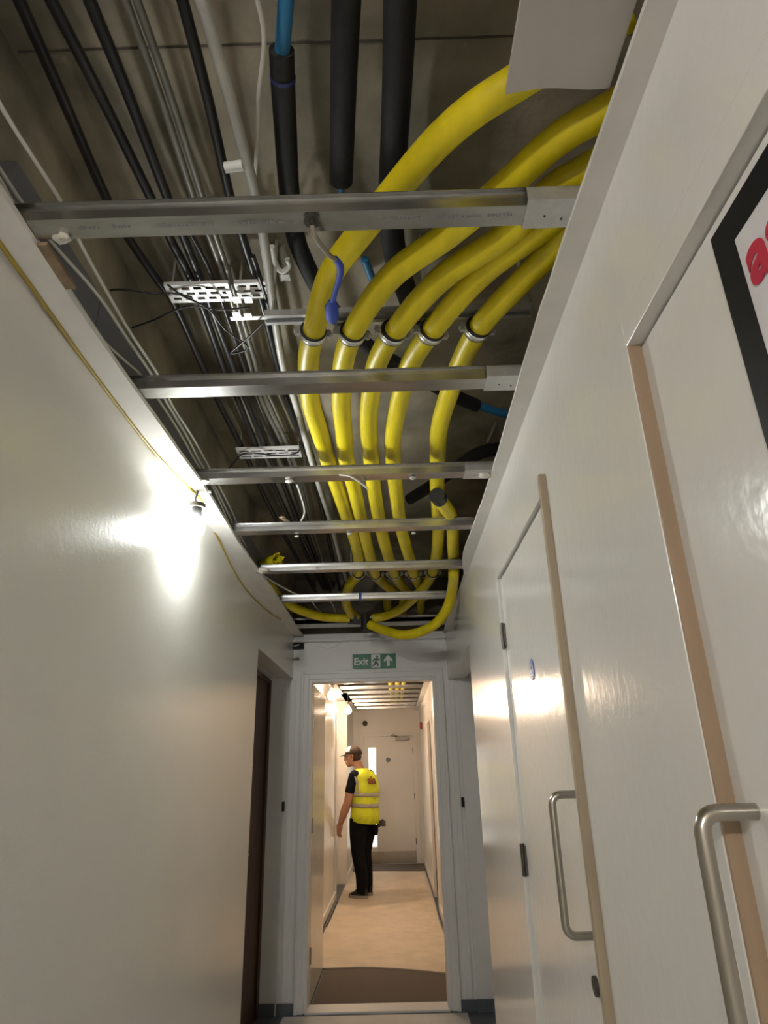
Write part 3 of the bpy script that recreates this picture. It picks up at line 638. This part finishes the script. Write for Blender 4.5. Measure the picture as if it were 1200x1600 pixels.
# tape line along the left wall head
tp = [(-40, 320), (0, 381), (50, 450), (93, 510), (158, 601), (234, 698), (275, 742), (317, 783)]
P = [at(a, b, z=2.486) for a, b in tp]; P = [Vector((max(p.x, XL+.002), p.y, p.z)) for p in P]
o = tag(MB().tube(P, .0055, 6, sub=5).build('yellow_tape', TAPE), 'yellow-brown tape edge along the top of the near left wall', 'tape', 'tape edges')
P = [at(a, b, X=XL+.0015) for a, b in ((320, 800), (345, 850), (373, 905), (400, 938), (425, 960), (440, 968))]
tag(MB().tube(P, .0045, 6, sub=5).build('yellow_tape', TAPE), 'peeling yellow-brown tape edge on the left wall beyond the lamp', 'tape', 'tape edges')

# end-wall fittings
c = at(466, 1008, Y=D-.02)
o = thing('socket_box', 'small black electrical back box open in the upper left of the end wall', 'electrical box', (c.x, D-.02, c.z))
MB().box(c.x-.045, c.x+.045, D-.03, D-.0005, c.z-.033, c.z+.033).build('box_body', BLACKP, o, bevel=.003)
MB().tube([(c.x-.03, D-.032, c.z-.01), (c.x-.005, D-.04, c.z-.004), (c.x+.01, D-.032, c.z)], .005, 6).build('wire_end', WHITEC, o)
c = at(447, 977, Y=5.05)
tag(MB().box(c.x-.022, c.x+.022, 5.0, 5.06, c.z-.05, c.z+.0).box(c.x-.035, c.x+.035, 4.98, 5.07, c.z, c.z+.012).build('corner_fitting', BLACKP, bevel=.003), 'small black fitting in the top left corner by the end wall', 'fitting')
c = at(458, 1030, Y=D-.04)
o = thing('hook_stay', 'thin metal hook stay projecting below the black box on the end wall', 'hook', c)
MB().tube([(c.x-.07, D-.01, c.z-.006), (c.x+.03, D-.05, c.z)], .005, 8).build('hook_rod', STEEL, o)
MB().box(c.x+.02, c.x+.05, D-.058, D-.042, c.z-.008, c.z+.012).build('hook_tip', DARKM, o)
P = [at(a, b, Y=D-.003) for a, b in ((483, 997), (497, 1008), (512, 1013), (527, 1008), (541, 996))]
tag(MB().tube(P, .003, 6, sub=4).build('painted_cable', PAINT_E), 'thin painted-over cable sagging on the end wall above the doorway', 'cable')

# ------------------------------------------------------------------ festoon lamps
def lamp(x, y, z, m, label, r=.033, up=.10, wall=XL, dark=True):
    o = thing('festoon_lamp', label, 'lamp', (x, y, z), 'festoon lamps')
    MB().sphere((x, y, z), (r, r, r*1.1), 24, 16).build('bulb', m, o)
    hm = DARKM if dark else WHT
    MB().tube([(x, y, z+r*.9), (x, y, z+r*1.3), (x, y, z+r*1.31), (x, y, z+r*2.3)], [.012, .014, .021, .020], 16).build('lamp_holder', RUB, o)
    MB().cyl((x, y, z+r*2.3), (x, y, z+r*2.75), .033, 16).build('holder_cap', hm, o)
    ztop = max(ZC-.008, z+r*2.75+.002)
    MB().tube([(x, y, z+r*2.7), (x-.01, y+.01, (z+r*2.7+ztop)/2), (x, y, ztop)], .004, 6).build('flex', CABLE, o)
q = at(304, 826, X=-.722)
lamp(q.x, q.y, q.z, B_NEAR, 'bright white festoon lamp at the top of the near left wall', r=.036)
lamp(-.655, 7.15, 2.24, B_FAR, 'nearer warm festoon lamp in the far corridor', r=.045)
lamp(-.63, 9.4, 2.27, B_FAR, 'farther warm festoon lamp in the far corridor', r=.045)
lamp(-.70, -1.6, 2.36, B_BACK, 'added unseen festoon lamp behind the camera, lighting the near corridor', r=.04)  # extra lamp out of view, added to lift the near walls and slab
o = thing('white_bracket', 'small white fitting on the left wall below the nearer warm lamp', 'fitting', at(515, 1115, X=-.77))
c = at(515, 1115, X=-.76); MB().box(XLF+.001, c.x+.03, c.y-.05, c.y+.05, c.z-.03, c.z+.03).build('fitting_body', WHT, o, bevel=.008)

# ------------------------------------------------------------------ the worker
SKIN = mat('skin', (.50, .26, .17), .55, noise=(20, .1))
SHIRT = mat('black_tshirt', (.010, .012, .020), .9, spec=.2, noise=(20, .3), bump=(25, .4, .01))
TROU = mat('black_trousers', (.007, .007, .008), .9, spec=.15, noise=(15, .3), bump=(18, .5, .015))
HIVIS = mat('hi_vis_yellow', (.72, .80, .02), .6, noise=(9, .25), bump=(12, .6, .02))
REFL = mat('grey_reflective_band', (.42, .40, .33), .35, metal=.2, noise=(20, .15))
CAPB = mat('brown_cap', (.045, .022, .016), .8, noise=(40, .3))
SHOE = mat('dark_shoe', (.02, .017, .016), .6, noise=(30, .4))
SOLE = mat('pale_grey_sole', (.34, .32, .27), .6)
HAIR = mat('short_brown_hair', (.05, .025, .015), .8)
WP = Vector((-.43, 9.36, .0085))
man = thing('person', 'person in yellow hi-vis vest, black trousers and cap standing in the far corridor', 'person', WP)
man['label'] = 'standing person in hi-vis vest, dark cap and black trousers, facing left beyond doorway'
def mk(mb, name, m, remesh=None, smooth=0, par=man, solid=None):
    o = mb.build(name, m, None); o.parent = par
    if solid: md = o.modifiers.new('sol', 'SOLIDIFY'); md.thickness = solid; md.offset = 1
    if remesh: md = o.modifiers.new('rm', 'REMESH'); md.mode = 'VOXEL'; md.voxel_size = remesh; md.use_smooth_shade = True
    if smooth: md = o.modifiers.new('sm', 'SMOOTH'); md.iterations = smooth; md.factor = .5
    return o
L_SH, L_EL, L_WR = Vector((-.190, .005, 1.42)), Vector((-.235, .075, 1.10)), Vector((-.225, .205, .845))
R_SH, R_EL, R_WR = Vector((.185, .02, 1.425)), Vector((.235, .02, 1.13)), Vector((.215, .13, .89))
HC = Vector((-.012, .150, 1.650))          # head centre
b = MB()
# trunk, neck
b.loft([(0, .02, .86, .12, .10), (0, .015, .96, .165, .115), (0, .01, 1.08, .15, .105), (0, 0, 1.22, .165, .115), (0, -.01, 1.34, .18, .115), (0, 0, 1.43, .15, .09), (0, .03, 1.465, .075, .070), (-.003, .055, 1.50, .062, .066), (-.006, .085, 1.55, .060, .066), (-.008, .115, 1.61, .058, .065)], 24)
# legs
for sx, fx, fy in ((-1, -.105, -.035), (1, .115, .055)):
    b.tube([(sx*.09, .02, .92), (sx*.095, .03, .72), ((sx*.09+fx)/2, .045+fy*.5, .50), (fx, fy+.0, .28), (fx, fy-.01, .10)], [.095, .08, .058, .05, .034], 16, sub=4)
    b.tube([(fx, fy-.03, .05), (fx+sx*.01, fy+.08, .035), (fx+sx*.015, fy+.16, .03)], [.030, .030, .020], 12, sub=3)
# arms
for A, E_, W_ in ((L_SH, L_EL, L_WR), (R_SH, R_EL, R_WR)):
    b.tube([A, A.lerp(E_, .5), E_, E_.lerp(W_, .35), E_.lerp(W_, .75), W_], [.064, .058, .052, .056, .043, .032], 16, sub=4)
    dr = (W_-E_).normalized(); dn = (dr+Vector((0, 0, -.8))).normalized(); fw = Vector((0, 1, 0)); fw = (fw-dn*fw.dot(dn)).normalized(); side = dn.cross(fw)
    # palm: flat in the side direction, wide along fw
    k0, k1 = W_, W_+dn*.085
    for t in (-.5, -.17, .17, .5):
        b.tube([k0+fw*t*.04, k0.lerp(k1, .5)+fw*t*.062, k1+fw*t*.064], [.015, .0155, .0125], 10, sub=2)
    for i, (t, ln) in enumerate(((.5, .070), (.17, .080), (-.17, .075), (-.5, .058))):
        s0 = k1+fw*t*.064; curl = side*(-1 if A.x < 0 else 1)*0
        cv = fw*-.25
        b.tube([s0-dn*.01, s0+dn*ln*.4+fw*.004, s0+(dn*.75-fw*.20)*ln, s0+(dn*.98-fw*.50)*ln], [.0092, .0090, .0082, .0066], 8, sub=2)
    b.tube([k0+fw*.020+dn*.015, k0+fw*.046+dn*.042, k0+fw*.054+dn*.072, k0+fw*.050+dn*.092], [.012, .0115, .0098, .008], 8, sub=2)
# head: skull, jaw, nose, brow, lips, ears
def skull(p):
    x, y, z = p
    k = 1.0
    if z < 0: k = 1-.30*(-z)**1.4; y = y*k+.12*(-z) ; x *= 1-.26*(-z)**1.2
    return Vector((x, y, z))
b.sphere(HC+1.1*Vector((0, 0, .01)), (.083, .106, .128), 32, 22, skull)
b.tube([HC+1.1*Vector((0, .045, -.075)), HC+1.1*Vector((0, .082, -.096))], [.040, .026], 14)
b.tube([HC+1.1*Vector((0, .084, .012)), HC+1.1*Vector((0, .108, -.018)), HC+1.1*Vector((0, .112, -.030)), HC+1.1*Vector((0, .09, -.042))], [.009, .012, .015, .010], 10, sub=2)
b.tube([HC+1.1*Vector((-.035, .085, .026)), HC+1.1*Vector((0, .096, .028)), HC+1.1*Vector((.035, .085, .026))], .011, 8, sub=2)
b.tube([HC+1.1*Vector((-.022, .088, -.060)), HC+1.1*Vector((0, .098, -.058)), HC+1.1*Vector((.022, .088, -.060))], .0075, 8, sub=2)
b.tube([HC+1.1*Vector((-.020, .084, -.072)), HC+1.1*Vector((0, .094, -.072)), HC+1.1*Vector((.020, .084, -.072))], .008, 8, sub=2)
for sx in (-1, 1):
    b.tube([HC+1.1*Vector((sx*.072, -.005, .018)), HC+1.1*Vector((sx*.086, -.014, .022)), HC+1.1*Vector((sx*.087, -.018, -.002)), HC+1.1*Vector((sx*.075, -.006, -.030))], [.008, .010, .009, .006], 8, sub=2)
body = mk(b, 'body', SKIN, .0048, 3)
# eyes
m = MB()
for sx in (-1, 1): m.sphere(HC+1.1*Vector((sx*.030, .088, .008)), .009, 10, 8)
mk(m, 'eyes', mat('eye_dark', (.05, .03, .02), .3))
# hair at the back and sides
def hr(p): return Vector((p.x, p.y, p.z))
m = MB(); m.sphere(HC+1.1*Vector((0, -.022, .012)), (.087, .088, .093), 24, 14); mk(m, 'hair', HAIR)
# shirt
m = MB()
m.loft([(0, .01, .94, .165, .120), (0, .01, 1.08, .16, .115), (0, 0, 1.25, .178, .125), (0, -.005, 1.36, .188, .122), (0, .005, 1.435, .155, .095), (0, .02, 1.475, .085, .075), (-.002, .03, 1.492, .066, .066)], 24)
for A, E_ in ((L_SH, L_EL), (R_SH, R_EL)):
    o_ = Vector((math.copysign(.03, A.x), 0, 0)); m.tube([A-o_*1.5+Vector((0, 0, .0)), A, A.lerp(E_, .35), A.lerp(E_, .66)], [.060, .064, .068, .070], 18, sub=3)
mk(m, 'tshirt', SHIRT, .008, 3)
# trousers
m = MB()
m.loft([(0, .015, .80, .14, .125), (0, .012, .90, .172, .132), (0, .012, 1.0, .165, .122)], 24)
for sx, fx, fy in ((-1, -.105, -.035), (1, .115, .055)):
    m.tube([(sx*.085, .012, .90), (sx*.092, .02, .72), ((sx*.09+fx)/2, .035+fy*.5, .50), (fx, fy-.005, .28), (fx, fy-.012, .105), (fx, fy-.005, .060)], [.122, .112, .086, .078, .072, .074], 18, sub=4)
mk(m, 'trousers', TROU, .010, 4)
# vest
m = MB(); n = 28
V = [(0, -.02, .86, .205, .182), (0, -.022, .95, .204, .178), (0, -.03, 1.08, .200, .166), (0, -.036, 1.22, .205, .164), (0, -.036, 1.33, .205, .156), (0, -.022, 1.41, .200, .132), (0, .0, 1.462, .158, .110), (0, .02, 1.492, .090, .090), (0, .03, 1.505, .078, .082)]
def vring(v, n=28, grow=0):
    cx, cy, cz, rx, ry = v; out = []
    for j in range(n):
        a = 2*math.pi*j/n; y = cy+math.sin(a)*(ry+grow)
        hem = .045*max(0, math.sin(a)+.2) - .03*max(0, -math.sin(a)) if cz < .9 else (.02*math.sin(a) if cz < 1.0 else 0)
        wob = .006*math.sin(a*5+cz*20)
        out.append(Vector((cx+math.cos(a)*(rx+grow+wob), y, cz+hem)))
    return out
R = [vring(v) for v in V]; vs = [q for r_ in R for q in r_]; fs = []
for i in range(len(R)-1):
    for j in range(n): fs.append((i*n+j, i*n+(j+1) % n, (i+1)*n+(j+1) % n, (i+1)*n+j))
m.add(vs, fs, True); mk(m, 'hi_vis_vest', HIVIS, solid=.004)
def lerpV(z):
    for a, c in zip(V, V[1:]):
        if a[2] <= z <= c[2]:
            t = (z-a[2])/(c[2]-a[2]); return tuple(p*(1-t)+q*t for p, q in zip(a, c))
def hband(z0, z1):
    m = MB(); A = vring(lerpV(z0), grow=.007); B_ = vring(lerpV(z1), grow=.007)
    tl = lambda P: [Vector((p.x, p.y, p.z+.06*(p.y))) for p in P]
    A, B_ = tl(A), tl(B_); k = len(A); m.add(A+B_, [(j, (j+1) % k, k+(j+1) % k, k+j) for j in range(k)], True)
    return mk(m, 'reflective_band', REFL, solid=.003)
hband(1.035, 1.085); hband(1.165, 1.215)
for sx in (-1, 1):
    m = MB(); pts = []
    for z_, yy in ((1.19, -.075), (1.25, -.075), (1.33, -.070), (1.41, -.04), (1.455, .0), (1.452, .05), (1.41, .085), (1.33, .095), (1.20, .10)):
        v = lerpV(min(z_, 1.49)); f_ = max(0, 1-((yy-v[1])/(v[4]+.001))**2)**.5
        pts.append(Vector((sx*(v[3]*f_+.006), yy, z_)))
    m.tube(pts, .032, 8, sub=3, ry=.25); mk(m, 'reflective_band', REFL)
# armhole piping and back lettering
tm = text_mesh('back_lettering', 'als', .13, mat('brown_red_print', (.20, .05, .015), .6), man, WP+Vector((-.11, 0, 1.315)), (1, 0, 0), (0, 0, 1), bold=.005, extr=.002)
for v in tm.data.vertices:
    q = lerpV(min(max(v.co.z, .9), 1.48)); f_ = max(0, 1-(v.co.x/q[3])**2)**.5
    v.co.y = q[1]-(q[4]+.009)*f_+v.co.y
# cap, glasses
m = MB()
def capf(p): return Vector((p.x, p.y, p.z if p.z > -.05 else -.05+(p.z+.05)*.1))
m.sphere(HC+1.1*Vector((0, -.004, .038)), (.097, .117, .108), 28, 18, capf)
cp = mk(m, 'cap', CAPB)
m = MB()
vs = []; n = 14
for i in range(n+1):
    a = math.pi*i/n; x = .074*math.cos(a); yo = .075+.095*math.sin(a)**.8
    vs += [HC+1.1*Vector((x, .055, .034)), HC+1.1*Vector((x*1.02, yo, .030-.018*math.sin(a)))]
m.add(vs, [(2*i, 2*i+1, 2*i+3, 2*i+2) for i in range(n)], True)
br = mk(m, 'cap_brim', CAPB, solid=.004); br.parent = cp
m = MB()
m.sphere(HC+1.1*Vector((0, .000, .040)), (.0985, .1185, .109), 28, 18)
fm = MB(); keep = []
for f_ in m.f:
    c = sum((m.v[i] for i in f_), Vector())/len(f_)-HC
    if c.y > .020 and c.z > .060 and c.z < .135: keep.append(f_)
fm.v = m.v; fm.f = keep; fm.sm = [True]*len(keep)
fp = mk(fm, 'cap_front_panel', WHT, solid=.001); fp.parent = cp
m = MB()
for sx in (-1, 1):
    c = HC+1.1*Vector((sx*.033, .106, .004)); P = [c+Vector((.024*math.cos(a), 0, .017*math.sin(a))) for a in [2*math.pi*k/16 for k in range(17)]]
    m.tube(P, .0028, 6); m.tube([c+Vector((sx*.024, 0, .006)), HC+1.1*Vector((sx*.080, .06, .012)), HC+1.1*Vector((sx*.086, -.01, .012))], .003, 6)
m.tube([HC+1.1*Vector((-.009, .107, .008)), HC+1.1*Vector((.009, .107, .008))], .0022, 6)
mk(m, 'glasses', BLACKP)
# shoes
for sx, fx, fy in ((-1, -.105, -.035), (1, .115, .055)):
    m = MB(); y0 = fy-.075
    m.loft([(fx, y0+.125, .028, .047, .145), (fx, y0+.120, .055, .045, .138, -.06), (fx, y0+.090, .080, .040, .105, -.12), (fx, y0+.055, .105, .036, .062, -.02)], 20)
    sh = mk(m, 'shoe', SHOE, None, 0)
    m = MB(); m.loft([(fx, y0+.127, .0, .049, .150), (fx, y0+.127, .014, .051, .154), (fx, y0+.126, .032, .048, .150, -.02)], 22); so = mk(m, 'sole', SOLE); so.parent = sh
# head turned to the person's left
def turn(o):
    if o.type == 'MESH' and not o.name.startswith(('hi_vis', 'reflective', 'tshirt', 'trousers', 'shoe', 'sole', 'back_')):
        for v in o.data.vertices:
            t = min(1, max(0, (v.co.z-1.49)/.08)); t = t*t*(3-2*t)
            if t:
                a = math.radians(24)*t; x, y = v.co.x-HC.x, v.co.y-HC.y+.03
                v.co.x = HC.x+x*math.cos(a)-y*math.sin(a); v.co.y = HC.y-.03+x*math.sin(a)+y*math.cos(a)
    for c in o.children: turn(c)
turn(man)
man.rotation_euler = (0, 0, math.radians(54))

# cordless drill in a pouch at the back of the belt
dr = thing('cordless_drill', 'dark cordless drill sticking out of a black pouch behind the person', 'drill', at(596, 1287, Y=9.36))
c = parent_loc(dr)
MB().tube([c+Vector((-.05, 0, -.03)), c+Vector((.0, 0, .015)), c+Vector((.035, 0, .03))], [.026, .030, .028], 14, sub=2).build('drill_body', mat('dark_drill_plastic', (.03, .03, .03), .5), dr)
MB().box(c.x+.0, c.x+.055, c.y-.035, c.y+.035, c.z-.03, c.z+.035).build('battery', mat('brown_black_plastic', (.05, .04, .035), .5), dr, bevel=.008)
c = at(587, 1298, Y=9.36)
tp_ = thing('tool_pouch', 'black tool pouch hanging at the back of the person below the vest', 'pouch', c)
MB().loft([(c.x, c.y, c.z-.055, .022, .03), (c.x, c.y, c.z, .035, .04), (c.x-.01, c.y, c.z+.07, .045, .05)], 12).build('pouch_body', TROU, tp_)
